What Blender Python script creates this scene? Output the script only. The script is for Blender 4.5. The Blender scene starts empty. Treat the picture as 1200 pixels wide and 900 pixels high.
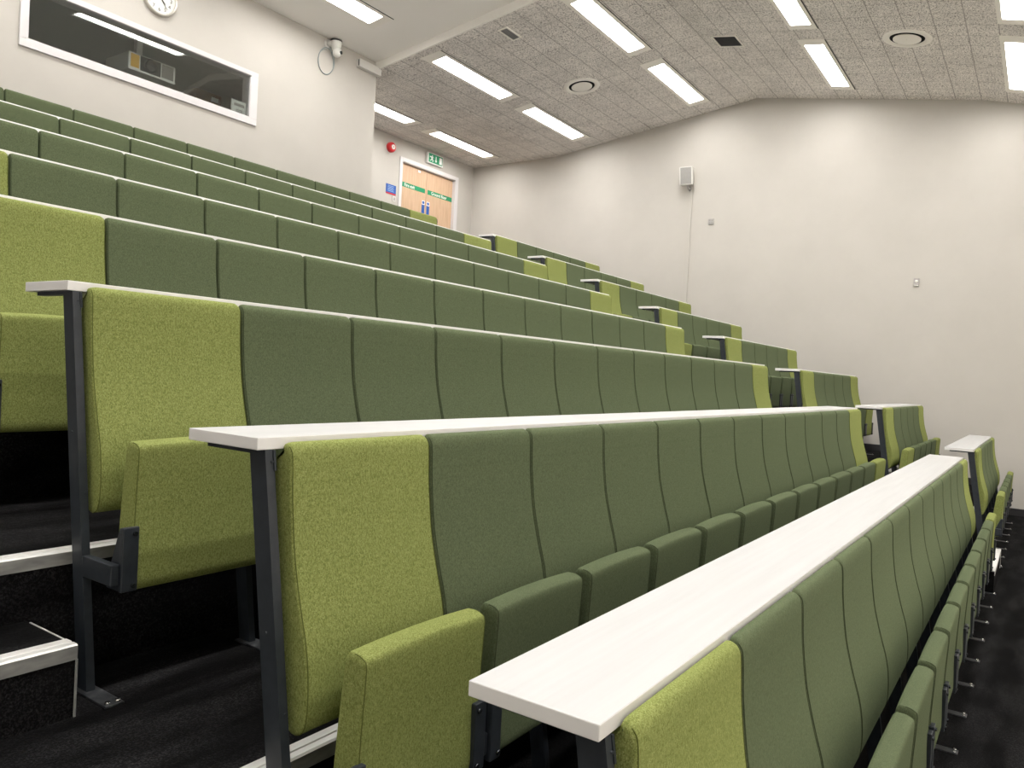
import bpy, bmesh, math, random
from mathutils import Vector, Matrix
random.seed(7)
S = bpy.context.scene
COL = S.collection
ZO = 1.155                       # the front row's floor is z = 0 in the end

# ------------------------------------------------------------------ materials
def mat(name, color=(.8, .8, .8), rough=.5, metal=0., spec=.5):
    m = bpy.data.materials.new(name); m.use_nodes = True
    b = m.node_tree.nodes['Principled BSDF']
    b.inputs['Base Color'].default_value = (*color, 1)
    b.inputs['Roughness'].default_value = rough
    b.inputs['Metallic'].default_value = metal
    b.inputs['Specular IOR Level'].default_value = spec
    return m
def nd(m, t, **kw):
    n = m.node_tree.nodes.new(t)
    for k, v in kw.items(): setattr(n, k, v)
    return n
def lk(m, a, b): m.node_tree.links.new(a, b)
def bsdf(m): return m.node_tree.nodes['Principled BSDF']
def noise_color(m, scale, c1, c2, lo=.35, hi=.65, detail=3, rough=.6, stretch=(1, 1, 1), bump=0., bscale=None):
    tc = nd(m, 'ShaderNodeTexCoord'); mp = nd(m, 'ShaderNodeMapping'); mp.inputs['Scale'].default_value = stretch
    n = nd(m, 'ShaderNodeTexNoise'); n.inputs['Scale'].default_value = scale; n.inputs['Detail'].default_value = detail
    n.inputs['Roughness'].default_value = rough
    r = nd(m, 'ShaderNodeValToRGB'); e = r.color_ramp.elements
    e[0].position = lo; e[0].color = (*c1, 1); e[1].position = hi; e[1].color = (*c2, 1)
    lk(m, tc.outputs['Object'], mp.inputs['Vector']); lk(m, mp.outputs['Vector'], n.inputs['Vector'])
    lk(m, n.outputs['Fac'], r.inputs['Fac']); lk(m, r.outputs['Color'], bsdf(m).inputs['Base Color'])
    if bump:
        b = nd(m, 'ShaderNodeBump'); b.inputs['Strength'].default_value = bump; b.inputs['Distance'].default_value = .002
        lk(m, n.outputs['Fac'], b.inputs['Height']); lk(m, b.outputs['Normal'], bsdf(m).inputs['Normal'])
    return n, r, tc, mp
def fabric(name, c1, c2, c3):
    m = mat(name, c1, .95, spec=.12)
    b = bsdf(m); b.inputs['Sheen Weight'].default_value = .25; b.inputs['Sheen Roughness'].default_value = .5
    b.inputs['Sheen Tint'].default_value = (*[min(1, x * 2.2) for x in c2], 1)
    n, r, tc, mp = noise_color(m, 260, c1, c2, .36, .64, 2, .7, (1, 1, .55), .12)
    n2 = nd(m, 'ShaderNodeTexNoise'); n2.inputs['Scale'].default_value = 420; n2.inputs['Detail'].default_value = 1
    lk(m, tc.outputs['Object'], n2.inputs['Vector'])
    r2 = nd(m, 'ShaderNodeValToRGB'); r2.color_ramp.elements[0].position = .58; r2.color_ramp.elements[1].position = .72
    r2.color_ramp.elements[0].color = (0, 0, 0, 1); r2.color_ramp.elements[1].color = (1, 1, 1, 1)
    lk(m, n2.outputs['Fac'], r2.inputs['Fac'])
    mx = nd(m, 'ShaderNodeMix', data_type='RGBA')
    lk(m, r2.outputs['Color'], mx.inputs['Factor']); lk(m, r.outputs['Color'], mx.inputs['A'])
    mx.inputs['B'].default_value = (*c3, 1)
    lk(m, mx.outputs['Result'], b.inputs['Base Color'])
    return m
M = {}
M['lime'] = fabric('lime_fabric', (.134, .156, .040), (.242, .272, .088), (.335, .368, .145))
M['green'] = fabric('dark_green_fabric', (.069, .086, .044), (.103, .126, .068), (.130, .155, .090))
M['lime_seam'] = mat('lime_seam_thread', (.105, .118, .03), .9, spec=.1)
M['green_seam'] = mat('green_seam_thread', (.055, .068, .036), .9, spec=.1)
M['steel'] = mat('graphite_powder_coat', (.030, .036, .044), .42, 0, .5)
noise_color(M['steel'], 30, (.017, .021, .027), (.024, .029, .036), bump=.02)
M['plate'] = mat('worn_plate_steel', (.16, .17, .18), .38, .7)
noise_color(M['plate'], 40, (.035, .038, .042), (.14, .145, .15), .35, .8)
M['screw'] = mat('dark_screw', (.05, .055, .06), .25, .8)
M['bolt'] = mat('zinc_bolt', (.75, .75, .74), .25, 1)
M['alu'] = mat('aluminium_nosing', (.80, .79, .77), .45, .35)
noise_color(M['alu'], 14, (.70, .69, .67), (.86, .85, .83), stretch=(.15, 1, 1))
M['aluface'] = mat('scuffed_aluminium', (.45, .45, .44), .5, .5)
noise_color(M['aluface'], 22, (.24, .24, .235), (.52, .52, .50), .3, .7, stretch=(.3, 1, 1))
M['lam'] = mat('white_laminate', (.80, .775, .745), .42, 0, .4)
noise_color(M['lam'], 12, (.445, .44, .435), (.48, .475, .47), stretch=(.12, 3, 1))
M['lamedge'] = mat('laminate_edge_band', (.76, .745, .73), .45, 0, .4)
M['wall'] = mat('cream_wall_paint', (.74, .695, .62), .85, 0, .2)
noise_color(M['wall'], 1.3, (.480, .455, .415), (.515, .488, .447), .3, .7, 5, bump=.0)
M['plaster'] = mat('white_ceiling_paint', (.90, .875, .835), .9, 0, .15)
M['white'] = mat('white_satin_paint', (.64, .615, .615), .4, 0, .4)
M['trimw'] = mat('white_plastic', (.68, .665, .63), .45, 0, .4)
M['frame'] = mat('light_frame_metal', (.88, .85, .79), .5, 0)
M['black'] = mat('black_plastic', (.012, .012, .013), .45)
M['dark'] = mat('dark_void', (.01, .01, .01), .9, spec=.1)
M['grill'] = mat('vent_black_mesh', (.018, .018, .019), .7)
M['greyvent'] = mat('grey_slot_vent', (.20, .20, .20), .6)
M['booth'] = mat('booth_dark_wall', (.42, .455, .445), .9, spec=.1)
M['red'] = mat('alarm_red', (.55, .02, .025), .35)
M['signgreen'] = mat('sign_green', (.005, .23, .10), .4)
M['signblue'] = mat('sign_blue', (.01, .085, .36), .4)
M['signwhite'] = mat('sign_white', (.85, .85, .83), .4)
M['projw'] = mat('projector_shell', (.92, .93, .91), .4)
M['yellow'] = mat('warning_yellow', (.85, .50, .05), .5)
M['lens'] = mat('lens_glass', (.01, .012, .014), .08, 0, .8)
M['greymesh'] = mat('speaker_grille', (.30, .29, .27), .7)
noise_color(M['greymesh'], 300, (.20, .195, .185), (.40, .385, .36))
M['socket'] = mat('socket_grey', (.36, .34, .325), .5)
M['card'] = mat('cardboard', (.22, .12, .055), .9)
M['paper'] = mat('paper_white', (.90, .93, .90), .7)
M['cable'] = mat('grey_cable', (.27, .31, .31), .5)
M['clockface'] = mat('clock_face', (.74, .74, .69), .5)
M['clockrim'] = mat('clock_rim', (.50, .48, .43), .3, .6)
M['ink'] = mat('black_ink', (.02, .02, .02), .6)
M['skirt'] = mat('black_skirting', (.016, .015, .016), .6)
# carpet
M['carpet'] = mat('black_carpet', (.01, .01, .01), .95, spec=.08)
def carpet():
    m = M['carpet']; tc = nd(m, 'ShaderNodeTexCoord')
    a = nd(m, 'ShaderNodeTexNoise'); a.inputs['Scale'].default_value = 170; a.inputs['Detail'].default_value = 3; a.inputs['Roughness'].default_value = .75
    b = nd(m, 'ShaderNodeTexNoise'); b.inputs['Scale'].default_value = 5.5; b.inputs['Detail'].default_value = 4
    mp = nd(m, 'ShaderNodeMapping'); mp.inputs['Scale'].default_value = (.45, 1.6, 1)
    lk(m, tc.outputs['Object'], a.inputs['Vector']); lk(m, tc.outputs['Object'], mp.inputs['Vector']); lk(m, mp.outputs['Vector'], b.inputs['Vector'])
    ra = nd(m, 'ShaderNodeValToRGB'); ra.color_ramp.elements[0].position = .46; ra.color_ramp.elements[1].position = .72
    ra.color_ramp.elements[0].color = (.0055, .0053, .0056, 1); ra.color_ramp.elements[1].color = (.037, .035, .036, 1)
    rb = nd(m, 'ShaderNodeValToRGB'); rb.color_ramp.elements[0].position = .40; rb.color_ramp.elements[1].position = .66
    rb.color_ramp.elements[0].color = (.18, .18, .18, 1); rb.color_ramp.elements[1].color = (1, 1, 1, 1)
    lk(m, a.outputs['Fac'], ra.inputs['Fac']); lk(m, b.outputs['Fac'], rb.inputs['Fac'])
    mx = nd(m, 'ShaderNodeMix', data_type='RGBA', blend_type='MULTIPLY'); mx.inputs['Factor'].default_value = 1
    lk(m, ra.outputs['Color'], mx.inputs['A']); lk(m, rb.outputs['Color'], mx.inputs['B'])
    lk(m, mx.outputs['Result'], bsdf(m).inputs['Base Color'])
    bp = nd(m, 'ShaderNodeBump'); bp.inputs['Strength'].default_value = .4; bp.inputs['Distance'].default_value = .004
    lk(m, a.outputs['Fac'], bp.inputs['Height']); lk(m, bp.outputs['Normal'], bsdf(m).inputs['Normal'])
carpet()
# woodwool ceiling tiles
M['tile'] = mat('woodwool_ceiling_tile', (.3, .28, .25), .95, spec=.05)
def tiles():
    m = M['tile']; tc = nd(m, 'ShaderNodeTexCoord')
    sp = nd(m, 'ShaderNodeSeparateXYZ'); lk(m, tc.outputs['Object'], sp.inputs[0])
    def math_(op, a, b=None, c=None):
        n = nd(m, 'ShaderNodeMath', operation=op)
        for i, v in enumerate((a, b, c)):
            if v is None: continue
            if isinstance(v, (int, float)): n.inputs[i].default_value = v
            else: lk(m, v, n.inputs[i])
        return n.outputs[0]
    def line(coord, off, pitch, width):
        f = math_('FRACT', math_('DIVIDE', math_('SUBTRACT', coord, off), pitch))
        d = math_('ABSOLUTE', math_('SUBTRACT', f, .5))       # .5 at the joint
        return math_('GREATER_THAN', d, .5 - width / pitch / 2)
    ly = line(sp.outputs['Y'], .431 - 33, .33, .012)
    lx = line(sp.outputs['X'], 8.65 - 33, .33, .009)
    # only some of the cross joints show
    wn = nd(m, 'ShaderNodeTexWhiteNoise', noise_dimensions='2D'); cb = nd(m, 'ShaderNodeCombineXYZ')
    lk(m, math_('FLOOR', math_('DIVIDE', math_('SUBTRACT', sp.outputs['X'], 8.65 - 33 + .165), .33)), cb.inputs[0])
    lk(m, math_('FLOOR', math_('DIVIDE', math_('SUBTRACT', sp.outputs['Y'], .431 - 33), .33)), cb.inputs[1])
    lk(m, cb.outputs[0], wn.inputs['Vector'])
    lx = math_('MULTIPLY', lx, math_('ADD', math_('MULTIPLY', wn.outputs['Value'], .4), .45))
    ln = math_('MAXIMUM', math_('MULTIPLY', ly, .75), lx)
    n = nd(m, 'ShaderNodeTexNoise'); n.inputs['Scale'].default_value = 62; n.inputs['Detail'].default_value = 4; n.inputs['Roughness'].default_value = .75
    mp = nd(m, 'ShaderNodeMapping'); mp.inputs['Scale'].default_value = (1, 1, 1)
    lk(m, tc.outputs['Object'], n.inputs['Vector'])
    r = nd(m, 'ShaderNodeValToRGB'); e = r.color_ramp.elements
    e[0].position = .43; e[0].color = (.20, .186, .176, 1); e[1].position = .58; e[1].color = (.93, .885, .845, 1)
    k = e.new(.46); k.color = (.83, .785, .745, 1)
    lk(m, n.outputs['Fac'], r.inputs['Fac'])
    n3 = nd(m, 'ShaderNodeTexNoise'); n3.inputs['Scale'].default_value = 2.6; n3.inputs['Detail'].default_value = 3
    lk(m, tc.outputs['Object'], n3.inputs['Vector'])
    r3 = nd(m, 'ShaderNodeValToRGB'); r3.color_ramp.elements[0].position = .3; r3.color_ramp.elements[1].position = .7
    r3.color_ramp.elements[0].color = (.84, .84, .84, 1); r3.color_ramp.elements[1].color = (1, 1, 1, 1)
    lk(m, n3.outputs['Fac'], r3.inputs['Fac'])
    mu = nd(m, 'ShaderNodeMix', data_type='RGBA', blend_type='MULTIPLY'); mu.inputs['Factor'].default_value = 1
    lk(m, r.outputs['Color'], mu.inputs['A']); lk(m, r3.outputs['Color'], mu.inputs['B'])
    mx = nd(m, 'ShaderNodeMix', data_type='RGBA'); lk(m, ln, mx.inputs['Factor'])
    lk(m, mu.outputs['Result'], mx.inputs['A']); mx.inputs['B'].default_value = (.30, .28, .262, 1)
    lk(m, mx.outputs['Result'], bsdf(m).inputs['Base Color'])
tiles()
# beech door veneer
M['beech'] = mat('beech_veneer', (.6, .4, .25), .5, 0, .3)
noise_color(M['beech'], 7, (.50, .335, .215), (.60, .415, .28), .3, .7, 5, stretch=(6, 1, .5))
M['bouncefloor'] = mat('pale_bounce_floor', (.70, .66, .60), .5)  # pale colour chosen to bounce light, for the unseen front floor
# lit diffuser
def emit(name, c, s):
    m = bpy.data.materials.new(name); m.use_nodes = True; t = m.node_tree; t.nodes.clear()
    o = t.nodes.new('ShaderNodeOutputMaterial'); e = t.nodes.new('ShaderNodeEmission')
    e.inputs['Color'].default_value = (*c, 1); e.inputs['Strength'].default_value = s
    t.links.new(e.outputs[0], o.inputs[0]); return m
M['lamp'] = emit('lit_diffuser', (1, .98, .95), 36)
M['exitlit'] = M['signgreen']
def glass():
    m = bpy.data.materials.new('window_glass'); m.use_nodes = True; t = m.node_tree; t.nodes.clear()
    o = t.nodes.new('ShaderNodeOutputMaterial'); x = t.nodes.new('ShaderNodeMixShader')
    f = t.nodes.new('ShaderNodeFresnel'); f.inputs['IOR'].default_value = 1.5
    a = t.nodes.new('ShaderNodeBsdfTransparent'); a.inputs['Color'].default_value = (.97, .98, .975, 1)
    g = t.nodes.new('ShaderNodeBsdfGlossy'); g.inputs['Roughness'].default_value = 0.0
    t.links.new(f.outputs[0], x.inputs[0]); t.links.new(a.outputs[0], x.inputs[1]); t.links.new(g.outputs[0], x.inputs[2])
    t.links.new(x.outputs[0], o.inputs[0]); return m
M['glass'] = glass()

# ------------------------------------------------------------------ mesh helpers
class MB:
    def __init__(s): s.v = []; s.f = []; s.mi = []; s.sm = []
    def add(s, vs, fs, mi=0, smooth=False):
        b = len(s.v); s.v += [tuple(v) for v in vs]
        for f in fs: s.f.append([b + i for i in f]); s.mi.append(mi); s.sm.append(smooth)
    def box(s, x0, x1, y0, y1, z0, z1, mi=0, bev=0):
        if bev:
            return s.bbox(x0, x1, y0, y1, z0, z1, mi, bev)
        v = [(x, y, z) for z in (z0, z1) for y in (y0, y1) for x in (x0, x1)]
        s.add(v, [(0, 2, 3, 1), (4, 5, 7, 6), (0, 1, 5, 4), (2, 6, 7, 3), (0, 4, 6, 2), (1, 3, 7, 5)], mi)
    def bbox(s, x0, x1, y0, y1, z0, z1, mi, b):
        bm = bmesh.new(); bmesh.ops.create_cube(bm, size=1)
        for v in bm.verts: v.co = Vector(((x0 + x1) / 2 + v.co.x * (x1 - x0), (y0 + y1) / 2 + v.co.y * (y1 - y0), (z0 + z1) / 2 + v.co.z * (z1 - z0)))
        bmesh.ops.bevel(bm, geom=bm.edges[:], offset=b, segments=2, affect='EDGES', profile=.5)
        s.bm(bm, mi)
    def bm(s, bm, mi=0, smooth=False, mx=None):
        if mx: bmesh.ops.transform(bm, matrix=mx, verts=bm.verts[:])
        bm.verts.index_update()
        s.add([v.co[:] for v in bm.verts], [[v.index for v in f.verts] for f in bm.faces], mi, smooth); bm.free()
    def prism_x(s, poly, x0, x1, mi=0):          # poly of (y,z)
        n = len(poly)
        s.add([(x0, y, z) for y, z in poly] + [(x1, y, z) for y, z in poly],
              [tuple(range(n))[::-1], tuple(range(n, 2 * n))] + [(i, (i + 1) % n, n + (i + 1) % n, n + i) for i in range(n)], mi)
    def cyl(s, p0, p1, r0, r1=None, seg=16, mi=0, cap=True):
        r1 = r0 if r1 is None else r1
        p0 = Vector(p0); p1 = Vector(p1); d = (p1 - p0).normalized()
        a = d.orthogonal().normalized(); b = d.cross(a)
        ring = [(math.cos(2 * math.pi * i / seg), math.sin(2 * math.pi * i / seg)) for i in range(seg)]
        v = [p0 + (a * c + b * q) * r0 for c, q in ring] + [p1 + (a * c + b * q) * r1 for c, q in ring]
        s.add(v, [(i, (i + 1) % seg, seg + (i + 1) % seg, seg + i) for i in range(seg)], mi, True)
        if cap: s.add(v, [tuple(range(seg))[::-1], tuple(range(seg, 2 * seg))], mi)
    def tube(s, pts, r, seg=6, mi=0, closed=False):
        pts = [Vector(p) for p in pts]; n = len(pts); vs = []; up = None
        for i, p in enumerate(pts):
            a = pts[(i - 1) % n] if (closed or i > 0) else p; b = pts[(i + 1) % n] if (closed or i < n - 1) else p
            d = (b - a).normalized()
            if up is None: up = d.orthogonal().normalized()
            up = (up - d * up.dot(d)).normalized(); w = d.cross(up)
            vs += [p + (up * math.cos(2 * math.pi * k / seg) + w * math.sin(2 * math.pi * k / seg)) * r for k in range(seg)]
        m = n if closed else n - 1
        s.add(vs, [(i * seg + k, i * seg + (k + 1) % seg, ((i + 1) % n) * seg + (k + 1) % seg, ((i + 1) % n) * seg + k) for i in range(m) for k in range(seg)], mi, True)
    def lathe(s, prof, c, axis='Z', seg=32, mi=0, cap=False):    # prof (r,h)
        A = {'Z': (Vector((1, 0, 0)), Vector((0, 1, 0)), Vector((0, 0, 1))), 'Y': (Vector((1, 0, 0)), Vector((0, 0, 1)), Vector((0, -1, 0))),
             'X': (Vector((0, 1, 0)), Vector((0, 0, 1)), Vector((-1, 0, 0)))}[axis]
        c = Vector(c); vs = []
        for r, h in prof:
            vs += [c + (A[0] * math.cos(2 * math.pi * k / seg) + A[1] * math.sin(2 * math.pi * k / seg)) * r + A[2] * h for k in range(seg)]
        s.add(vs, [(i * seg + k, i * seg + (k + 1) % seg, (i + 1) * seg + (k + 1) % seg, (i + 1) * seg + k) for i in range(len(prof) - 1) for k in range(seg)], mi, True)
    def mesh(s, name, mats):
        me = bpy.data.meshes.new(name); me.from_pydata(s.v, [], s.f)
        for m in (mats if isinstance(mats, (list, tuple)) else [mats]): me.materials.append(m)
        for p, mi, sm in zip(me.polygons, s.mi, s.sm): p.material_index = mi; p.use_smooth = sm
        me.update()
        bm = bmesh.new(); bm.from_mesh(me); bmesh.ops.remove_doubles(bm, verts=bm.verts[:], dist=1e-6)
        bmesh.ops.recalc_face_normals(bm, faces=bm.faces[:]); bm.to_mesh(me); bm.free(); return me
    def build(s, name, mats, parent=None, loc=(0, 0, 0)):
        return obj(name, s.mesh(name, mats), parent, loc)
def obj(name, me, parent=None, loc=(0, 0, 0)):
    o = bpy.data.objects.new(name, me); COL.objects.link(o); o.location = loc
    if parent: o.parent = parent
    return o
def empty(name, loc=(0, 0, 0)):
    o = bpy.data.objects.new(name, None); COL.objects.link(o); o.location = loc; o.empty_display_size = .1; return o
def tag(o, label, cat, group=None):
    o['label'] = label; o['category'] = cat; o['kind'] = 'thing'
    if group: o['group'] = group
    return o
def struct(o): o['kind'] = 'structure'; return o
def text_mb(txt, size, mb, mi, mx, extrude=.0008, bold=0., align='CENTER'):
    c = bpy.data.curves.new('t', 'FONT'); c.body = txt; c.size = size; c.extrude = extrude; c.offset = bold; c.align_x = align; c.align_y = 'CENTER'; c.resolution_u = 3
    o = bpy.data.objects.new('t', c); COL.objects.link(o)
    dg = bpy.context.evaluated_depsgraph_get(); e = o.evaluated_get(dg); me = e.to_mesh()
    mb.add([(mx @ v.co)[:] for v in me.vertices], [list(p.vertices) for p in me.polygons], mi)
    e.to_mesh_clear(); bpy.data.objects.remove(o); bpy.data.curves.remove(c)

def catmull(pts, n=6):
    out = []; P = [pts[0]] + list(pts) + [pts[-1]]
    for i in range(1, len(P) - 2):
        p0, p1, p2, p3 = [Vector(p) for p in P[i - 1:i + 3]]
        for k in range(n):
            t = k / n
            out.append(.5 * ((2 * p1) + (-p0 + p2) * t + (2 * p0 - 5 * p1 + 4 * p2 - p3) * t * t + (-p0 + 3 * p1 - 3 * p2 + p3) * t ** 3))
    out.append(Vector(pts[-1])); return out
def inset(poly, d):                                # poly of 2-D vectors, closed, offset inwards
    n = len(poly); A = sum(poly[i].x * poly[(i + 1) % n].y - poly[(i + 1) % n].x * poly[i].y for i in range(n))
    sg = 1 if A > 0 else -1; out = []
    for i in range(n):
        t = (poly[(i + 1) % n] - poly[i - 1]).normalized()
        out.append(poly[i] + Vector((-t.y, t.x)) * d * sg)
    return out
def pad_mesh(prof, x0, x1, r, rtop, crown, ztop, zfall, mname):
    """upholstered pad: closed (y,z) profile swept along x with rolled edges, rounded top corners and a crowned top"""
    mb = MB(); n = len(prof); secs = []
    steps = [(0, r), (r * .08, r * .62), (r * .3, r * .28), (r * .62, r * .07), (r, 0)]
    xs = [(x0 + a, b) for a, b in steps]
    rl, rr, rtop = rtop
    if rtop > r: xs += [(x0 + r + (rtop - r) * q, 0) for q in (.33, .66, 1)]
    w = x1 - x0
    mid = [(x0 + rtop + (w - 2 * rtop) * q, 0) for q in (.12, .25, .38, .5)]
    half = xs + mid
    xs = half + [(x0 + x1 - a, b) for a, b in half[:-1]][::-1]
    for x, d in xs:
        e = min(x - x0, x1 - x); q = abs((x - x0) / w * 2 - 1)
        rt = rl if x - x0 < x1 - x else rr
        drop = (.011 if rt > .02 else rt) * (1 - math.sqrt(max(0, 1 - ((rt - e) / rt) ** 2))) if e < rt else 0
        drop += crown * q * q
        sec = []
        for p in inset(prof, d):
            k = max(0, min(1, (p.y - (ztop - zfall)) / zfall)); k = k * k * (3 - 2 * k)
            sec.append((x, p.x, p.y - drop * k))
        secs.append(sec)
    vs = [v for s_ in secs for v in s_]; m = len(secs)
    mb.add(vs, [(i * n + k, i * n + (k + 1) % n, (i + 1) * n + (k + 1) % n, (i + 1) * n + k) for i in range(m - 1) for k in range(n)], 0, True)
    mb.add(secs[0], [tuple(range(n))]); mb.add(secs[-1], [tuple(range(n))])
    return mb, secs
# ------------------------------------------------------------------ rows
YK = [.0035, .8767, 1.7589, 2.6542, 3.5305, 4.4069, 5.2862, 6.1768]
ZK = [-.0099, .3606, .7294, 1.0889, 1.4508, 1.8178, 2.1669, 2.5213]
FK = [z - 1.145 for z in ZK] + [1.738, 2.10]
OFF = [.08, .035, .045, .033, .02, .01, .004, .0]
PIT = [.508, .507, .5100, .5105, .5105, .511, .511, .511]
XRIGHT = [6.675, 6.662, 6.672, 6.663, 6.645, 6.66, 6.70, 6.67]
RB0, RB1 = 7.955, 11.19
FH = 1.145                                          # floor to the desk edge
XW, YR, YB, XB = 12.1, 9.87, 7.83, 7.085            # right wall, rear wall, booth wall, booth corner
XL, YF = -3.9, -5.5

# backrest profile (y,z) relative to the desk edge
front = catmull([(-.006, -.0125), (-.018, -.0125), (-.030, -.022), (-.037, -.048), (-.043, -.14), (-.057, -.25), (-.071, -.315), (-.090, -.385),
                 (-.108, -.445), (-.119, -.50), (-.124, -.56), (-.122, -.615), (-.110, -.648), (-.085, -.660), (-.066, -.654)], 4)
back = catmull([(-.052, -.635), (-.044, -.58), (-.006, -.32), (.022, -.08), (.022, -.050), (.004, -.036), (-.004, -.030), (-.004, -.017)], 3)
BPROF = front + back
seat_front = catmull([(-.222, -.437), (-.245, -.437), (-.264, -.443), (-.273, -.455), (-.273, -.50), (-.266, -.66), (-.270, -.80), (-.268, -.835), (-.255, -.853), (-.23, -.858)], 4)
seat_back = catmull([(-.206, -.850), (-.194, -.825), (-.187, -.76), (-.196, -.62), (-.210, -.47), (-.214, -.447)], 3)
SPROF = seat_front + seat_back
def zsh(prof): return [Vector((p[0], p[1] + FH)) for p in prof]

def seam_mb(secs, idx_lo, idx_hi, si, push, side):
    mb = MB()
    for s_ in ((si, len(secs) - 1 - si)[side],):
        mb.tube([Vector(p) + Vector((0, push[0], push[1])) for p in secs[s_][idx_lo:idx_hi]], .0013, 5)
    return mb
def seat_proto(width, color, ends):
    """a folded tip-up seat; origin on the floor in the middle of its width"""
    h = width / 2
    root = empty('tip_up_seat')
    bm_, secs = pad_mesh(zsh(BPROF), -h + .003, h - .003, .007, (.030, .018, .030) if ends < 0 else (.018, .030, .030) if ends > 0 else (.018, .018, .018), 0, FH - .0125, .04, 'backrest')
    b = bm_.build('backrest', M[color], root)
    for sd in (0, 1): seam_mb(secs, 6, len(front) - 4, 3, (-.0003, 0), sd).build('seam', M[color + '_seam'], b)
    sm_, ssecs = pad_mesh(zsh(SPROF), -h + .027, h - .027, .007, (.009, .009, .009), .007, FH - .437, .10, 'seat_pad')
    sp = sm_.build('seat_pad', M[color], root)
    for sd in (0, 1): seam_mb(ssecs, 3, len(seat_front) - 4, 3, (-.0003, 0), sd).build('seam', M[color + '_seam'], sp)
    for sx in (-1, 1):
        k = MB()
        q_ = .008 if sx == ends else -.0135
        xa, xb = sorted((sx * (h + q_), sx * (h + q_ - .046)))
        o = sx * (h + q_); i = sx * (h - .0265)
        yf = -.281
        k.box(xa, xb, yf, -.266, FH - .848, FH - .672, 0, .0025)
        xo, xi = sorted((o, i))
        k.prism_x([(yf + .001, FH - .674), (yf + .001, FH - .846), (-.205, FH - .846), (-.205, FH - .82), (-.262, FH - .674)], xo + .001, xi - .001)
        for zz in (-.690, -.832): k.cyl((sx * (h + q_ - .033), yf - .006, FH + zz), (sx * (h + q_ - .033), yf + .002, FH + zz), .0065, seg=10, mi=1)
        k.build('hinge_bracket', [M['steel'], M['screw']], sp)
    return root
def copy_tree(o, parent=None):
    c = o.copy(); COL.objects.link(c)
    if parent: c.parent = parent
    for ch in list(o.children): copy_tree(ch, c)
    return c
ORD = ['', 'first', 'second', 'third', 'fourth', 'fifth', 'sixth', 'seventh', 'eighth', 'ninth', 'tenth', 'eleventh', 'twelfth', 'thirteenth']
ROWN = ['front row', 'second row up', 'third row up', 'fourth row up', 'fifth row up', 'sixth row up', 'seventh row up', 'rearmost row']
used = {}
def place_seat(width, color, x, y, z, label, group, ends=0):
    key = (round(width, 3), color, ends)
    if key not in used:
        r = used[key] = seat_proto(width, color, ends)
    else:
        r = copy_tree(used[key])
    r.location = (x, y, z); tag(r, label, 'seat', group)
    return r

# legs -------------------------------------------------------------
def yl(z): return (-.030 - z) * -.157                # front line of the raked legs, z below the desk edge
def leg_mb(full):
    mb = MB(); w0, w1 = -.0115, .0115
    zt = -.029 if full else -.672
    mb.prism_x([(yl(zt), zt + FH), (yl(-FH), 0.0), (yl(-FH) + .055, 0.0), (yl(zt) + .055, zt + FH)], w0, w1)
    if full:
        mb.box(-.011, .011, 0, .215, FH - .040, FH - .0285)                      # arm under the top
        mb.prism_x([(yl(-.03) - .003, FH - .03), (yl(-.075) - .003, FH - .075), (yl(-.075) + .03, FH - .075), (yl(-.03) + .03, FH - .03)], .0085, .0145)
        mb.cyl((.004, yl(-.055) - .004, FH - .055), (.004, yl(-.055) + .01, FH - .055), .003, seg=8)
        mb.cyl((-.014, yl(-.43) + .03, FH - .43), (-.005, yl(-.43) + .03, FH - .43), .003, seg=8)
        mb.cyl((.004, yl(-.60) - .003, FH - .60), (.004, yl(-.60) + .01, FH - .60), .003, seg=8)
    else:
        mb.prism_x([(.004, FH - .029), (yl(-.70) + .012, FH - .70), (yl(-.70) + .05, FH - .70), (.05, FH - .029)], -.002, .002)
    return mb
def arm_mb():
    mb = MB(); mb.box(-.0115, .0115, -.272, yl(-.80) + .004, FH - .828, FH - .770, 0, .003); return mb
def plate_mb():
    mb = MB(); mb.box(-.026, .026, -.302, -.115, .0, .006, 0, .0015)
    for x in (-.014, .014): mb.cyl((x, -.288, .005), (x, -.288, .013), .007, seg=10, mi=1)
    return mb
legA = leg_mb(True).mesh('leg', M['steel']); legB = leg_mb(False).mesh('leg', M['steel'])
armM = arm_mb().mesh('seat_arm', M['steel']); plateM = plate_mb().mesh('foot_plate', [M['plate'], M['bolt']])
def desk(k, x0, x1, bounds, label, top=True, group=None):
    root = empty('lecture_desk' if top else 'seating_frame', (x0, YK[k], FK[k]))
    if top:
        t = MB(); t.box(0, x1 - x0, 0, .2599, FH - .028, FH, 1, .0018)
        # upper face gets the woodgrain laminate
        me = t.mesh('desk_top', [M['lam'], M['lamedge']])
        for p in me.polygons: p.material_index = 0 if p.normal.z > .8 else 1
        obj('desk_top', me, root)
    else:
        b = MB(); b.box(0, x1 - x0, .052, .075, FH - .12, FH - .08); b.build('rail', M['steel'], root)
    for i, b in enumerate(bounds):
        end = i in (0, len(bounds) - 1)
        l = obj('leg', legA if end else legB, root, (b - x0, 0, 0))
        obj('foot_plate', plateM, l); obj('seat_arm', armM, l)
    tag(root, label, 'desk' if top else 'frame', group)
    return root

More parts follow.
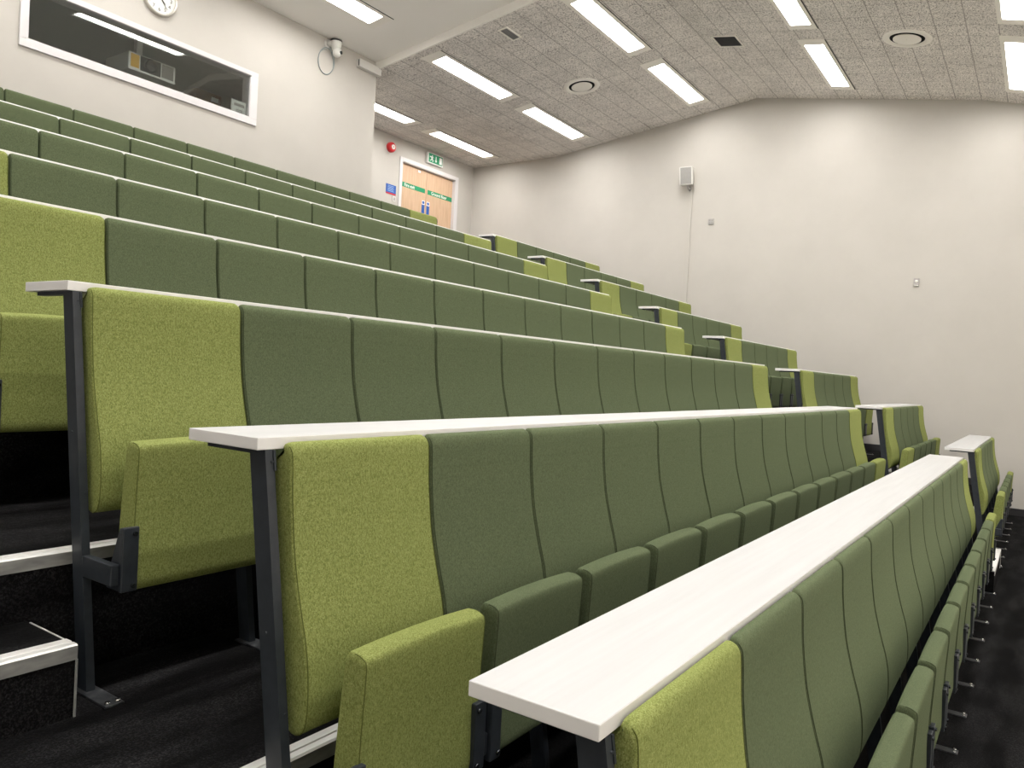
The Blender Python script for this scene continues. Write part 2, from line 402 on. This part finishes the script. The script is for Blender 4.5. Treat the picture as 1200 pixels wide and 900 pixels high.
for k in range(8):
    bnd = [OFF[k] + PIT[k] * j for j in range(14)]
    bnd[0] = [.060, .062, .047, .052, .06, .06, .06, .06][k]
    bnd[13] = XRIGHT[k] - .008
    rowname = ROWN[k]
    for j in range(13):
        lime = j in (0, 12)
        w = PIT[k] if 0 < j < 12 else round(bnd[j + 1] - bnd[j], 3)
        w = min(.510, PIT[k]) if not lime else round(bnd[j + 1] - bnd[j], 3)
        x = (bnd[j] + bnd[j + 1]) / 2
        if lime:
            lab = f"lime green folded end seat, {'near aisle' if j == 0 else 'far'} end of {rowname}, main bank"
        else:
            lab = f"dark green folded seat, {ORD[j]} dark one from near end, {rowname}, main bank"
        place_seat(w, 'lime' if lime else 'green', x, YK[k], FK[k], lab, 'lime end seats of the main bank' if lime else f'dark green seats, {rowname}, main bank', (-1 if j == 0 else 1) if lime else 0)
    legs = [.033 if k not in (2, 3) else .026] + bnd[1:13] + [XRIGHT[k] + .018]
    if k < 7:
        names = ['front row, broad top nearest the camera', 'second row, starting above the nearest lime seat', 'third row, ending left of the bracketed lime seat', 'fourth row, cut off by the left photo edge',
                 'fifth row of the main bank', 'sixth row of the main bank', 'seventh row of the main bank, topmost of them']
        desk(k, 0, XRIGHT[k], legs, f"long white desk behind the {names[k]}", group='long desks of the main bank')
    else:
        desk(k, 0, XRIGHT[k], legs, "dark steel frame under the rearmost seats of the main bank", top=False)
    # far bank
    rb = [RB0 + .055 + j * (RB1 - .01 - RB0 - .055) / 6 for j in range(7)]
    for j in range(6):
        lime = j in (0, 5); w = .528
        x = (rb[j] + rb[j + 1]) / 2
        if lime:
            lab = f"lime green folded end seat, {'aisle' if j == 0 else 'wall'} end of {rowname}, far bank"
        else:
            lab = f"dark green folded seat, {ORD[j]} dark one from the aisle, {rowname}, far bank"
        place_seat(w, 'lime' if lime else 'green', x, YK[k], FK[k], lab, 'lime end seats of the far bank' if lime else f'dark green seats, {rowname}, far bank', (-1 if j == 0 else 1) if lime else 0)
    desk(k, RB0, RB1, [RB0 + .030] + rb[1:6] + [RB1 + .017], f"short white desk on dark posts behind the {rowname}, far bank", group='short desks of the far bank')

# ------------------------------------------------------------------ floor, steps, nosings
fl = MB()
sf = MB(); sf.box(XL, XW, YF, -1.5, FK[0] + .001, FK[0] + .012); struct(sf.build('floor_bounce', M['bouncefloor']))  # unseen pale floor added to bounce light up to the ceiling
R = [YK[k] + .003 for k in range(8)] + [7.1]
prof = [(YF, FK[0])]
for k in range(9):
    prof += [(R[k], FK[k]), (R[k], FK[k + 1])]
prof += [(YR + .3, FK[9]), (YR + .3, -1.6), (YF, -1.6)]
fl.prism_x(prof, XL, XW)
for (xa, xb) in ((-1.75, -.07), (6.735, 7.925)):
    for k in range(9):
        yk = R[k]; fl.box(xa, xb, yk - .284, yk - .001, FK[k] - .01, FK[k] + .184)
struct(fl.build('floor', M['carpet']))
def nosing(name, x0, x1, y, z, edge=False):
    mb = MB()
    # ribbed top and plain face
    mb.prism_x([(y - .004, z - .034), (y - .004, z + .002), (y + .002, z + .006), (y + .020, z + .006), (y + .022, z + .003), (y + .027, z + .003), (y + .029, z + .006),
                (y + .058, z + .005), (y + .060, z - .001), (y + .001, z - .001), (y + .001, z - .034)], x0, x1, 0)
    if edge:
        mb.box(x1 - .003, x1 + .001, y + .058, y + .26, z - .004, z + .002); mb.box(x1 - .003, x1 + .002, y - .004, y + .002, z - .184, z - .034)
    me = mb.mesh(name, [M['alu'], M['aluface']])
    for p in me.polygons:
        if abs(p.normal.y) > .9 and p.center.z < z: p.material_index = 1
    return struct(obj(name, me))
t = 0
for k in range(9):
    t += 1; nosing(f'trim_{t}', XL, XW, R[k], FK[k + 1])
    for xa, xb in ((-1.75, -.07), (6.735, 7.925)):
        t += 1; nosing(f'trim_{t}', xa, xb, R[k] - .284, FK[k] + .184, True)
# skirting on the right wall, stepping with the floor
sk = MB(); ys = [YF] + R + [YR]
for k in range(10): sk.box(XW - .015, XW, ys[k] + (.0 if k == 0 else -.015), ys[k + 1], FK[k], FK[k] + .10)
struct(sk.build('baseboard_right', M['skirt']))

# ------------------------------------------------------------------ walls
def zc(y):                                           # underside of the tiled ceiling
    P = [(-20, 4.25), (-2.0, 4.25), (.434, 4.882), (3.765, 5.437), (7.766, 4.889), (20, 4.889)]
    for (a, za), (b, zb) in zip(P, P[1:]):
        if a <= y <= b: return za + (zb - za) * (y - a) / (b - a)
def slope(y): return (zc(y + .01) - zc(y - .01)) / .02
BR = [-2.0, .434, 3.765, 7.766]
LIP = .105
w = MB(); pts = [YF] + BR + [YR + .12]
w.prism_x([(YF, -1.7)] + [(YR + .12, -1.7)] + [(y, zc(y) + .25) for y in pts[::-1]], XW, XW + .15); struct(w.build('wall_right', M['wall']))
w = MB(); w.prism_x([(YF, -1.7)] + [(YR + .12, -1.7)] + [(y, zc(y) + .4) for y in pts[::-1]], XL - .15, XL); struct(w.build('wall_left', M['wall']))
w = MB(); w.box(XL - .15, XW + .15, YF - .15, YF, -1.7, 4.9); struct(w.build('wall_front', M['plaster']))  # unseen front wall, made white to bounce light into the hall
# rear wall with the door opening
DX0, DX1, DZ = 9.85, 11.515, 4.50
DF = FK[9]
w = MB(); w.box(XL, DX0, YR, YR + .2, -1.7, 5.4); w.box(DX1, XW, YR, YR + .2, -1.7, 5.4); w.box(DX0, DX1, YR, YR + .2, DZ, 5.4); w.box(DX0, DX1, YR, YR + .2, -1.7, DF)
struct(w.build('wall_rear', M['wall']))
# projection booth: front wall with window, side wall
WX0, WX1, WZ0, WZ1 = 2.36, 4.93, 3.535, 4.060
w = MB()
w.box(XL, WX0, YB, YB + .14, 1.6, 5.35); w.box(WX1, XB, YB, YB + .14, 1.6, 5.35); w.box(WX0, WX1, YB, YB + .14, 1.6, WZ0); w.box(WX0, WX1, YB, YB + .14, WZ1, 5.35)
w.box(XB - .14, XB, YB + .14, YR, 1.6, 5.35)
struct(w.build('wall_booth', M['wall']))
w = MB()
w.box(.9, 6.9, 9.6, 9.7, 2.3, 4.9); w.box(.8, .9, YB + .14, 9.7, 2.3, 4.9); w.box(6.85, 6.94, YB + .14, 9.7, 2.3, 4.9)
w.box(.8, 6.94, YB + .14, 9.7, 4.82, 4.9); w.box(.8, 6.94, YB + .14, 9.7, 2.3, 2.4)
w.box(.8, WX0 - .02, YB + .142, YB + .16, 2.4, 4.82); w.box(WX1 + .02, 6.94, YB + .142, YB + .16, 2.4, 4.82)
struct(w.build('wall_booth_inside', M['booth']))

# ------------------------------------------------------------------ ceilings with recesses for the lights
LW, LD = 2.02, .36
TX = [8.24, 10.61]; PX = [5.34, 2.93, .56, -1.81]
RY = [9.02, 6.92, 4.603, 2.275, -.065, -2.6]
holes_t = [(x, y) for x in TX for y in RY]
PYS = [0, 7.0, 4.2, 2.0, -.2, -2.6]
holes_p = [(x, PYS[i]) for x in PX for i, y in enumerate(RY) if i > 0]
def ceiling(name, m, x0, x1, y0, y1, dz, holes, thick=.16):
    hx, hy = LW / 2 - .03, LD / 2 - .03
    xs = sorted({x0, x1} | {x + q for x, y in holes for q in (-hx, hx) if x0 < x + q < x1})
    yy = sorted({y0, y1} | {b for b in BR if y0 < b < y1} | {y + q for x, y in holes for q in (-hy, hy) if y0 < y + q < y1})
    mb = MB()
    for a, b in zip(xs, xs[1:]):
        for c, d in zip(yy, yy[1:]):
            cx, cy = (a + b) / 2, (c + d) / 2
            if any(abs(cx - x) < hx and abs(cy - y) < hy for x, y in holes): continue
            lo = [(a, c), (b, c), (b, d), (a, d)]
            v = [(x, y, zc(y) + dz) for x, y in lo] + [(x, y, zc(y) + dz + thick) for x, y in lo]
            mb.add(v, [(3, 2, 1, 0), (4, 5, 6, 7), (0, 1, 5, 4), (1, 2, 6, 5), (2, 3, 7, 6), (3, 0, 4, 7)])
    return struct(mb.build(name, m))
ceiling('ceiling', M['tile'], XB, XW, YF, YR, 0, holes_t)
ceiling('ceiling_plaster', M['plaster'], XL, XB - .03, YF, YB, LIP, holes_p)
lip = MB()
yy = [YF] + BR + [YB]
for a, b in zip(yy, yy[1:]):
    v = [(x, y, zc(y) + q) for x in (XB - .03, XB) for y in (a, b) for q in (-.006, LIP + .15)]
    lip.add(v, [(0, 1, 3, 2), (4, 6, 7, 5), (0, 4, 5, 1), (2, 3, 7, 6), (0, 2, 6, 4), (1, 5, 7, 3)])
t += 1; struct(lip.build(f'trim_{t}', M['plaster']))

# ------------------------------------------------------------------ recessed lights
ox0, ox1, oy0, oy1 = -.815, .875, -.128, .128
def ring(mb, a, b, z0, z1, mi=0):                     # a outer (x0,x1,y0,y1), b inner
    mb.box(a[0], a[1], a[2], b[2], z0, z1, mi); mb.box(a[0], a[1], b[3], a[3], z0, z1, mi)
    mb.box(a[0], b[0], b[2], b[3], z0, z1, mi); mb.box(b[1], a[1], b[2], b[3], z0, z1, mi)
f = MB()
ring(f, (-LW / 2, LW / 2, -LD / 2, LD / 2), (ox0, ox1, oy0, oy1), -.006, .0)
ring(f, (ox0 - .012, ox1 + .012, oy0 - .012, oy1 + .012), (ox0, ox1, oy0, oy1), .0, .020)
frameM = f.mesh('frame', M['frame'])
d_ = MB(); d_.box(ox0 - .008, ox1 + .008, oy0 - .008, oy1 + .008, .014, .022); diffM = d_.mesh('diffuser', M['lamp'])
g_ = MB(); g_.box(-LW / 2 + .02, LW / 2 + .012, -LD / 2 - .011, -LD / 2, -.004, .0); gapM = g_.mesh('shadow_gap', M['dark'])  # thin dark strip imitating the shadow gap along one long side
def light(x, y, dz, label, group):
    r = empty('ceiling_light', (x, y, zc(y) + dz)); r.rotation_euler = (math.atan(slope(y)), 0, 0)
    obj('frame', frameM, r); obj('diffuser', diffM, r); obj('shadow_gap', gapM, r); tag(r, label, 'light', group)
LROW = ['nearest the fire exit wall', 'second line from the rear wall', 'third line from the rear wall', 'fourth line from the rear wall', 'line at the upper right corner', 'line over the front of the hall']
for i, y in enumerate(RY):
    light(TX[0], y, 0, f"tiled ceiling strip light, {LROW[i]}, farther from right wall", 'strip lights in the tiled ceiling')
    light(TX[1], y, 0, f"tiled ceiling strip light, {LROW[i]}, beside the right wall", 'strip lights in the tiled ceiling')
PN = ['beside the ceiling edge', 'second from the ceiling edge', 'third from the ceiling edge', 'fourth from the ceiling edge']
for c, x in enumerate(PX):
    for i, y in enumerate(RY):
        if i == 0: continue
        light(x, PYS[i], LIP, f"plain ceiling strip light, {['', 'by the booth wall', 'third line', 'fourth line', 'fifth line', 'frontmost line'][i]}, {PN[c]}", 'strip lights in the plain ceiling')

# ------------------------------------------------------------------ diffusers, vents
def diffuser(x, y, label):
    r = empty('ceiling_diffuser', (x, y, zc(y))); r.rotation_euler = (math.atan(slope(y)), 0, 0)
    m = MB(); m.lathe([(.205, .0), (.215, -.012), (.235, -.020), (.265, -.018), (.290, -.006), (.292, -.001)], (0, 0, 0), seg=48); m.build('outer_ring', M['frame'], r)
    m = MB(); m.lathe([(.0, -.0012), (.212, -.0012)], (0, 0, 0), seg=48); m.build('throat', M['dark'], r)
    m = MB(); m.lathe([(.012, -.022), (.15, -.022), (.165, -.018), (.166, -.010), (.05, -.004)], (0, 0, 0), seg=48)
    m.lathe([(0, -.025), (.012, -.025), (.013, -.021)], (0, 0, 0), seg=16); m.build('centre_disc', M['frame'], r)
    tag(r, label, 'vent', 'round air diffusers')
diffuser(9.63, 5.80, 'round ceiling air diffuser between the strip lights on the rear slope')
diffuser(9.68, 1.107, 'round ceiling air diffuser on the front slope, upper right')
def vent(x, y, sx, sy, m, label, slats):
    r = empty('ceiling_vent', (x, y, zc(y))); r.rotation_euler = (math.atan(slope(y)), 0, 0)
    b = MB(); ring(b, (-sx / 2, sx / 2, -sy / 2, sy / 2), (-sx / 2 + .025, sx / 2 - .025, -sy / 2 + .02, sy / 2 - .02), -.012, .0); b.build('frame', M['frame'], r)
    b = MB(); b.box(-sx / 2 + .02, sx / 2 - .02, -sy / 2 + .015, sy / 2 - .015, -.003, .0)
    for i in range(slats): 
        yy_ = -sy / 2 + .03 + (sy - .06) * i / (slats - 1); b.box(-sx / 2 + .026, sx / 2 - .026, yy_ - .003, yy_ + .003, -.009, -.003)
    b.build('grille', m, r)
    tag(r, label, 'vent')
vent(9.565, 3.40, .40, .36, M['grill'], 'square black ceiling grille near the ridge', 12)
vent(7.52, 5.74, .37, .15, M['greyvent'], 'small grey slot vent near the edge of the plain ceiling', 5)

# ------------------------------------------------------------------ booth window and things behind it
wn = empty('window_1', (0, YB, 0)); struct(wn)
f = MB(); F = .068
ring_ = [(WX0 - F, WX1 + F + .03, WZ0 - F - .01, WZ0), (WX0 - F, WX1 + F + .03, WZ1, WZ1 + F - .012), (WX0 - F, WX0, WZ0, WZ1), (WX1, WX1 + F + .03, WZ0, WZ1)]
for a, b, c, d in ring_: f.box(a, b, -.022, .0, c, d, 0, .003)
for a, b, c, d in [(WX0, WX1, WZ0, WZ0 + .012), (WX0, WX1, WZ1 - .003, WZ1), (WX0, WX0 + .012, WZ0 + .012, WZ1 - .012), (WX1 - .012, WX1, WZ0 + .012, WZ1 - .012)]: f.box(a, b, -.018, .142, c, d)
f.build('window_frame', M['white'], wn)
g = MB(); g.box(WX0 + .012, WX1 - .012, .012, .017, WZ0 + .012, WZ1 - .003); g.build('pane', M['glass'], wn); g = MB(); g.box(WX0 + .012, WX1 - .012, .030, .035, WZ0 + .012, WZ1 - .003); g.build('pane', M['glass'], wn)
# projector
pr = empty('projector', (3.93, 8.32, 3.795))
p = MB(); p.box(-.29, .29, 0, .52, 0, .205, 0, .012); p.box(-.29, .29, -.006, .0, -.002, .02, 0); p.build('body', M['projw'], pr)
p = MB(); p.box(-.265, -.165, -.003, .002, .035, .185); p.build('warning_label', M['yellow'], pr)
p = MB(); p.box(-.15, .10, -.006, .002, .018, .192, 0, .003)
p.build('lens_panel', M['black'], pr)
p = MB(); p.lathe([(.085, .004), (.085, .022), (.070, .026), (.062, .012), (.055, .010)], (-.025, 0, .105), 'Y', 32); p.lathe([(.0, .02), (.03, .018), (.055, .010)], (-.025, 0, .105), 'Y', 32, 1)
p.build('lens', [M['black'], M['lens']], pr)
p = MB(); p.box(.115, .262, -.004, .002, .03, .185)
for i in range(12): p.box(.118, .258, -.008, -.004, .036 + i * .0125, .041 + i * .0125)
p.build('air_grille', M['greymesh'], pr)
p = MB(); p.box(-.09, -.02, .2, .27, .205, 1.08); p.box(-.14, .03, .15, .33, .205, .225); p.build('mounting_pole', M['projw'], pr)
tag(pr, 'pale projector with yellow label hanging behind the booth window', 'projector')
# cardboard box on a shelf, leaning card
sh = MB(); sh.box(4.5, 6.8, 8.75, 9.25, 3.78, 3.82); sh.box(4.5, 6.8, 9.22, 9.25, 3.5, 3.78)
for x in (4.6, 6.7): sh.box(x - .02, x + .02, 8.8, 9.2, 2.4, 3.78)
tag(sh.build('shelf', M['skirt']), 'dark shelf inside the booth under the brown box', 'shelf')
bx = empty('cardboard_box', (5.03, 9.0, 3.82)); b = MB(); b.box(-.19, .19, -.14, .14, 0, .24, 0, .004); b.build('carton', M['card'], bx)
b = MB(); b.box(.04, .15, -.143, -.139, .13, .19); b.build('paper_label', M['paper'], bx)
tag(bx, 'brown cardboard box on the shelf behind the booth window', 'box')
cd = empty('notice_card', (4.825, YB + .065, WZ0 + .012)); b = MB(); b.box(-.112, .095, -.006, .006, 0, .175, 0, .002); b.build('card', M['paper'], cd)
b = MB(); b.box(-.075, .07, -.0075, -.006, .105, .14)
for i in range(3): b.box(-.045, .05, -.0075, -.006, .02 + i * .018, .03 + i * .018)
o = b.build('printed_lines', M['socket'], cd)
tag(cd, 'pale notice card standing inside the right corner of the booth window', 'card')

# clock ---------------------------------------------------------------
ck = empty('wall_clock', (3.69, YB, 4.508))
R0 = .205
m = MB(); m.lathe([(R0, 0), (R0, .035), (R0 - .008, .045), (R0 - .02, .043), (R0 - .024, .022)], (0, 0, 0), 'Y', 56); m.build('rim', M['clockrim'], ck)
m = MB(); m.lathe([(0, .020), (R0 - .022, .020)], (0, 0, 0), 'Y', 56); m.lathe([(0, .0), (R0 - .001, .0)], (0, 0, 0), 'Y', 56); m.build('face', M['clockface'], ck)
m = MB()
for i in range(1, 13):
    a = math.pi / 2 - i * math.pi / 6
    text_mb(str(i), .058, m, 0, Matrix.Translation((math.cos(a) * .135, -.0212, math.sin(a) * .135)) @ Matrix.Rotation(math.pi / 2, 4, 'X'))
for i in range(60):
    a = i * math.pi / 30; c, s_ = math.cos(a), math.sin(a); r1 = .166 if i % 5 == 0 else .171
    m.tube([(c * r1, -.0208, s_ * r1), (c * .177, -.0208, s_ * .177)], .0012, 4)
m.build('numerals', M['ink'], ck)
def hand(ang, L, w_):
    h = MB(); a = math.radians(ang); d = Vector((math.sin(a), 0, math.cos(a))); n = Vector((d.z, 0, -d.x))
    b_ = [(-d * .03 + n * w_), (-d * .03 - n * w_), (d * L - n * w_ * .5), (d * L + n * w_ * .5)]
    h.add([v + Vector((0, -.026, 0)) for v in b_] + [v + Vector((0, -.024, 0)) for v in b_], [(0, 1, 2, 3), (4, 7, 6, 5), (0, 4, 5, 1), (1, 5, 6, 2), (2, 6, 7, 3), (3, 7, 4, 0)])
    return h
hand(131, .09, .007).build('hour_hand', M['ink'], ck); hand(140, .145, .005).build('minute_hand', M['ink'], ck)
tag(ck, 'round wall clock above the booth window', 'clock')

# camera on the wall ---------------------------------------------------
cm = empty('security_camera', (6.13, YB, 4.898))
m = MB(); m.lathe([(.0, .088), (.062, .088), (.075, .08), (.078, .035), (.070, -.005), (.055, -.06), (.042, -.075), (0, -.078)], (.07, -.10, 0), 'Z', 28)
m.cyl((.07, -.10, 0.02), (0, 0, .02), .035, .045, 16); m.lathe([(.0, .018), (.055, .018), (.06, .0)], (0, 0, .02), 'Y', 20); m.build('housing', M['trimw'], cm)
m = MB(); m.lathe([(.0795, .044), (.0800, .064), (.0770, .070)], (.07, -.10, 0), 'Z', 28); m.build('band', M['black'], cm)
m = MB(); m.lathe([(0, .065), (.03, .060), (.05, .045), (.06, .02), (.06, -.02), (.05, -.045), (.03, -.06), (0, -.065)], (.08, -.115, -.098), 'Z', 24); m.build('camera_head', M['trimw'], cm)
m = MB(); m.cyl((.095, -.16, -.101), (.105, -.182, -.103), .026, .022, 18); m.build('camera_lens', M['lens'], cm)
m = MB(); m.tube([(.005 + .140 * math.cos(a) - .035, -.03 - .02 * math.sin(a), -.235 + .172 * math.sin(a)) for a in [2 * math.pi * i / 40 for i in range(40)]], .0062, 8, closed=True)
m.tube([(-.026 + .136 * math.cos(a), -.016 - .01 * math.sin(a), -.246 + .166 * math.sin(a)) for a in [math.pi / 2 + math.pi * 1.7 * i / 40 for i in range(41)]] + [(.02, -.03, -.02)], .0045, 8)
m.build('cable_loop', M['cable'], cm)
tag(cm, 'small white camera with a coiled cable loop, high on the booth wall', 'camera')
tr = MB(); tr.box(6.68, 7.115, YB - .075, YB - .001, 4.79, 4.905, 0, .004); tr.box(6.677, 6.681, YB - .06, YB - .045, 4.805, 4.89, 1)
tag(tr.build('trunking_box', [M['trimw'], M['black']]), 'white trunking box under the ceiling at the booth corner', 'trunking')

# ------------------------------------------------------------------ fire exit door
dr = empty('door_1', (0, YR, 0)); struct(dr)
m = MB()
ax0, ax1, az = 9.80, 11.59, 4.555
m.box(ax0, DX0 + .03, -.018, .0, DF, az, 0, .003); m.box(DX1 - .03, ax1, -.018, .0, DF, az, 0, .003); m.box(DX0 + .03, DX1 - .03, -.018, .0, DZ - .02, az, 0, .003)
m.box(DX0, DX0 + .03, -.0, .13, DF, DZ); m.box(DX1 - .03, DX1, .0, .13, DF, DZ); m.box(DX0 + .03, DX1 - .03, .0, .13, DZ - .03, DZ)
m.build('door_frame', M['white'], dr)
for (a, b, txt, tx, sgn) in ((DX0 + .032, 10.66, 'Fire exit', 10.165, 1), (10.666, DX1 - .032, 'Ground floor', 11.06, -1)):
    lf = MB(); lf.box(a, b, .055, .10, DF + .005, DZ - .032, 0, .002); L = lf.build('door_leaf', M['beech'], dr)
    sgm = MB(); sgm.box(a + (.002 if sgn > 0 else .04), b - (.035 if sgn > 0 else .006), .0525, .0548, 4.022, 4.112, 0)
    text_mb(txt, .090, sgm, 1, Matrix.Translation((tx, .0518, 4.066)) @ Matrix.Rotation(math.pi / 2, 4, 'X'), bold=.0009)
    sgm.build('sign_strip', [M['signgreen'], M['signwhite']], L)
    cx = b - .07 if sgn > 0 else a + .07
    st = MB(); st.box(cx - .042, cx + .042, .0525, .0548, 3.62, 3.875, 0); st.box(cx - .041, cx + .041, .0515, .0526, 3.79, 3.874, 1); st.lathe([(0, .0), (.032, .0)], (cx, .0510, 3.832), 'Y', 20)
    st.build('door_sticker', [M['signblue'], M['signwhite']], L)
    hd = MB(); hd.box(cx - .03, cx + .03, .047, .0548, 3.05, 3.35); hd.tube([(cx, .05, 3.1), (cx, .005, 3.1), (cx, .005, 3.3), (cx, .05, 3.3)], .009, 8); hd.build('pull_handle', M['bolt'], L)
pl = MB(); pl.box(10.40, 10.47, .0525, .0548, 4.395, 4.44); pl.build('door_plate', M['signwhite'], dr)
# exit sign
ex = empty('exit_sign', (10.77, YR, 4.725))
m = MB(); m.box(-.235, .235, -.06, -.001, -.105, .105, 0, .006); m.build('housing', M['signwhite'], ex)
m = MB(); m.box(-.205, .215, -.064, -.0602, -.085, .09); m.build('green_face', M['exitlit'], ex)
m = MB()
def q(pts, y=-.066):
    n = len(pts); m.add([(x, y, z) for x, z in pts] + [(x, -.0641, z) for x, z in pts], [tuple(range(n)), tuple(range(n, 2 * n))[::-1]] + [(i, (i + 1) % n, n + (i + 1) % n, n + i) for i in range(n)])
q([(-.115, .062), (-.100, .062), (-.092, .052), (-.100, .040), (-.115, .040), (-.122, .052)])          # head
q([(-.150, .030), (-.105, .036), (-.095, -.010), (-.125, -.016)])                                     # torso
q([(-.125, -.016), (-.095, -.010), (-.070, -.040), (-.085, -.070), (-.098, -.066), (-.090, -.042)])    # front leg
q([(-.125, -.012), (-.110, -.020), (-.140, -.050), (-.175, -.056), (-.176, -.044), (-.146, -.038)])    # rear leg
q([(-.150, .030), (-.148, .016), (-.175, .010), (-.186, .028), (-.174, .034)])                         # arms
q([(-.105, .034), (-.070, .010), (-.062, .018), (-.098, .044)])
q([(-.002, .06), (.022, .06), (.022, -.018), (.045, -.018), (.010, -.062), (-.025, -.018), (-.002, -.018)])   # arrow down
q([(.115, .066), (.195, .066), (.195, -.066), (.115, -.066)])                                          # doorway
m.build('pictogram', M['signwhite'], ex)
tag(ex, 'green running man exit sign above the double doors', 'sign')
# alarm, notice, switch
al = empty('fire_alarm', (9.52, YR, 4.645))
m = MB(); m.lathe([(.095, 0), (.095, .045), (.085, .075), (.06, .085), (0, .085)], (0, 0, 0), 'Y', 32); m.build('sounder', M['red'], al)
m = MB(); m.lathe([(.045, .07), (.045, .093), (.038, .098), (0, .098)], (.0, 0, 0), 'Y', 24); m.lathe([(0, .1), (.012, .1)], (.0, 0, 0), 'Y', 12, 1); m.build('centre_cap', [M['signwhite'], M['red']], al)
tag(al, 'round red fire alarm sounder left of the exit sign', 'alarm')
nt = empty('wall_notice', (9.595, YR, 3.87))
m = MB(); m.box(-.135, .135, -.006, -.001, -.095, .09); m.build('panel', M['signblue'], nt)
m = MB(); m.box(-.133, .133, -.0075, -.006, -.095, -.068); m.build('red_band', M['red'], nt)
m = MB()
for i in range(5): m.box(-.09, .06 if i % 2 else .08, -.0075, -.006, .055 - i * .024, .066 - i * .024)
m.build('printed_lines', mat('pale_blue_print', (.25, .38, .62), .5), nt)
tag(nt, 'blue notice with red band on the wall beside the double doors', 'notice')
sw = empty('light_switch', (9.68, YR, 3.705)); m = MB(); m.box(-.045, .045, -.012, -.001, -.05, .05, 0, .003); m.build('plate', M['trimw'], sw); m = MB(); m.box(-.006, .03, -.016, -.0121, -.03, .03); m.build('rocker', M['socket'], sw)
tag(sw, 'small switch on the wall under the blue notice', 'switch')

# ------------------------------------------------------------------ right wall fittings
spk = empty('wall_speaker', (XW, 4.905, 4.18))
rot = Matrix.Translation((-.15, 0, 0)) @ Matrix.Rotation(math.radians(-10), 4, 'Y') @ Matrix.Rotation(math.radians(14), 4, 'Z')
def cb(x0, x1, y0, y1, z0, z1, bev):
    b = bmesh.new(); bmesh.ops.create_cube(b, size=1)
    for v in b.verts: v.co = Vector(((x0 + x1) / 2 + v.co.x * (x1 - x0), (y0 + y1) / 2 + v.co.y * (y1 - y0), (z0 + z1) / 2 + v.co.z * (z1 - z0)))
    if bev: bmesh.ops.bevel(b, geom=b.edges[:], offset=bev, segments=2, affect='EDGES')
    return b
m = MB(); m.bm(cb(-.075, .075, -.115, .115, -.16, .16, .008), mx=rot); m.build('cabinet', M['trimw'], spk)
m = MB(); m.bm(cb(-.079, -.0745, -.095, .095, -.14, .145, 0), mx=rot); m.build('grille', M['greymesh'], spk)
m = MB(); m.cyl((-.14, -.02, -.15), (-.10, -.03, -.215), .018, seg=10); m.cyl((-.11, -.03, -.205), (-.001, -.03, -.205), .016, seg=10); m.lathe([(0, .008), (.04, .008), (.04, .001)], (0, -.03, -.205), 'X', 16)
m.build('bracket', M['socket'], spk)
tag(spk, 'small white wall speaker with grey grille on the right wall', 'speaker')
pp = empty('cable_conduit', (XW, 4.85, 2.0)); m = MB(); m.box(-.022, -.001, -.02, .02, -.25, 1.96, 0, .002); m.build('cover', M['wall'], pp)
tag(pp, 'cream cable conduit running down the wall under the speaker', 'conduit')
for (y, z, lab, nm, sx, sz) in ((4.455, 3.362, 'small square grey wall plate beside the cable conduit', 'wall_plate', .10, .10), (1.142, 2.213, 'small grey thermostat box alone on the right wall', 'thermostat', .075, .125)):  # the first is a plain wall plate faced with four small squares
    s_ = empty(nm, (XW, y, z)); m = MB(); m.box(-.022, -.001, -sx / 2, sx / 2, -sz / 2, sz / 2, 0, .004); m.build('box', M['socket'], s_)
    m = MB()
    if nm == 'thermostat': m.lathe([(.0, .026), (.02, .026), (.022, .022)], (0, 0, .015), 'X', 16); m.box(-.024, -.022, -.03, .03, -.055, -.045)
    else:
        for a in (-.022, .022):
            for b in (-.022, .022): m.box(-.025, -.0221, a - .014, a + .014, b - .014, b + .014)
    m.build('cover', M['greymesh'] if nm != 'thermostat' else M['frame'], s_)
    tag(s_, lab, 'wall box')

# ------------------------------------------------------------------ shift so the front floor is at z = 0
for o in S.objects:
    if o.parent is None: o.location.z += ZO

# ------------------------------------------------------------------ camera
cam = bpy.data.cameras.new('camera'); co = bpy.data.objects.new('camera', cam); COL.objects.link(co)
yaw, pit, rol = .6045, -.0170, .0522
F_ = Vector((math.cos(yaw) * math.cos(pit), math.sin(yaw) * math.cos(pit), math.sin(pit)))
rt = Vector((math.sin(yaw), -math.cos(yaw), 0)); up = rt.cross(F_)
r2 = math.cos(rol) * rt + math.sin(rol) * up; u2 = -math.sin(rol) * rt + math.cos(rol) * up
mw = Matrix((( r2.x, u2.x, -F_.x, -1.0762), (r2.y, u2.y, -F_.y, -.5393), (r2.z, u2.z, -F_.z, .5370 + ZO), (0, 0, 0, 1)))
co.matrix_world = mw
cam.sensor_width = 36; cam.lens = 900.36 / 1200 * 36; cam.clip_start = .05
S.camera = co

w = bpy.data.worlds.new('world'); S.world = w; w.use_nodes = True
w.node_tree.nodes['Background'].inputs[0].default_value = (.5, .5, .5, 1); w.node_tree.nodes['Background'].inputs[1].default_value = 0.0
S.view_settings.view_transform = 'Standard'; S.view_settings.look = 'None'; S.view_settings.gamma = 1; S.view_settings.use_curve_mapping = False
S.view_settings.exposure = 0.0
S.cycles.use_denoising = True
S.cycles.max_bounces = 12; S.cycles.diffuse_bounces = 8
S.cycles.sample_clamp_indirect = 6
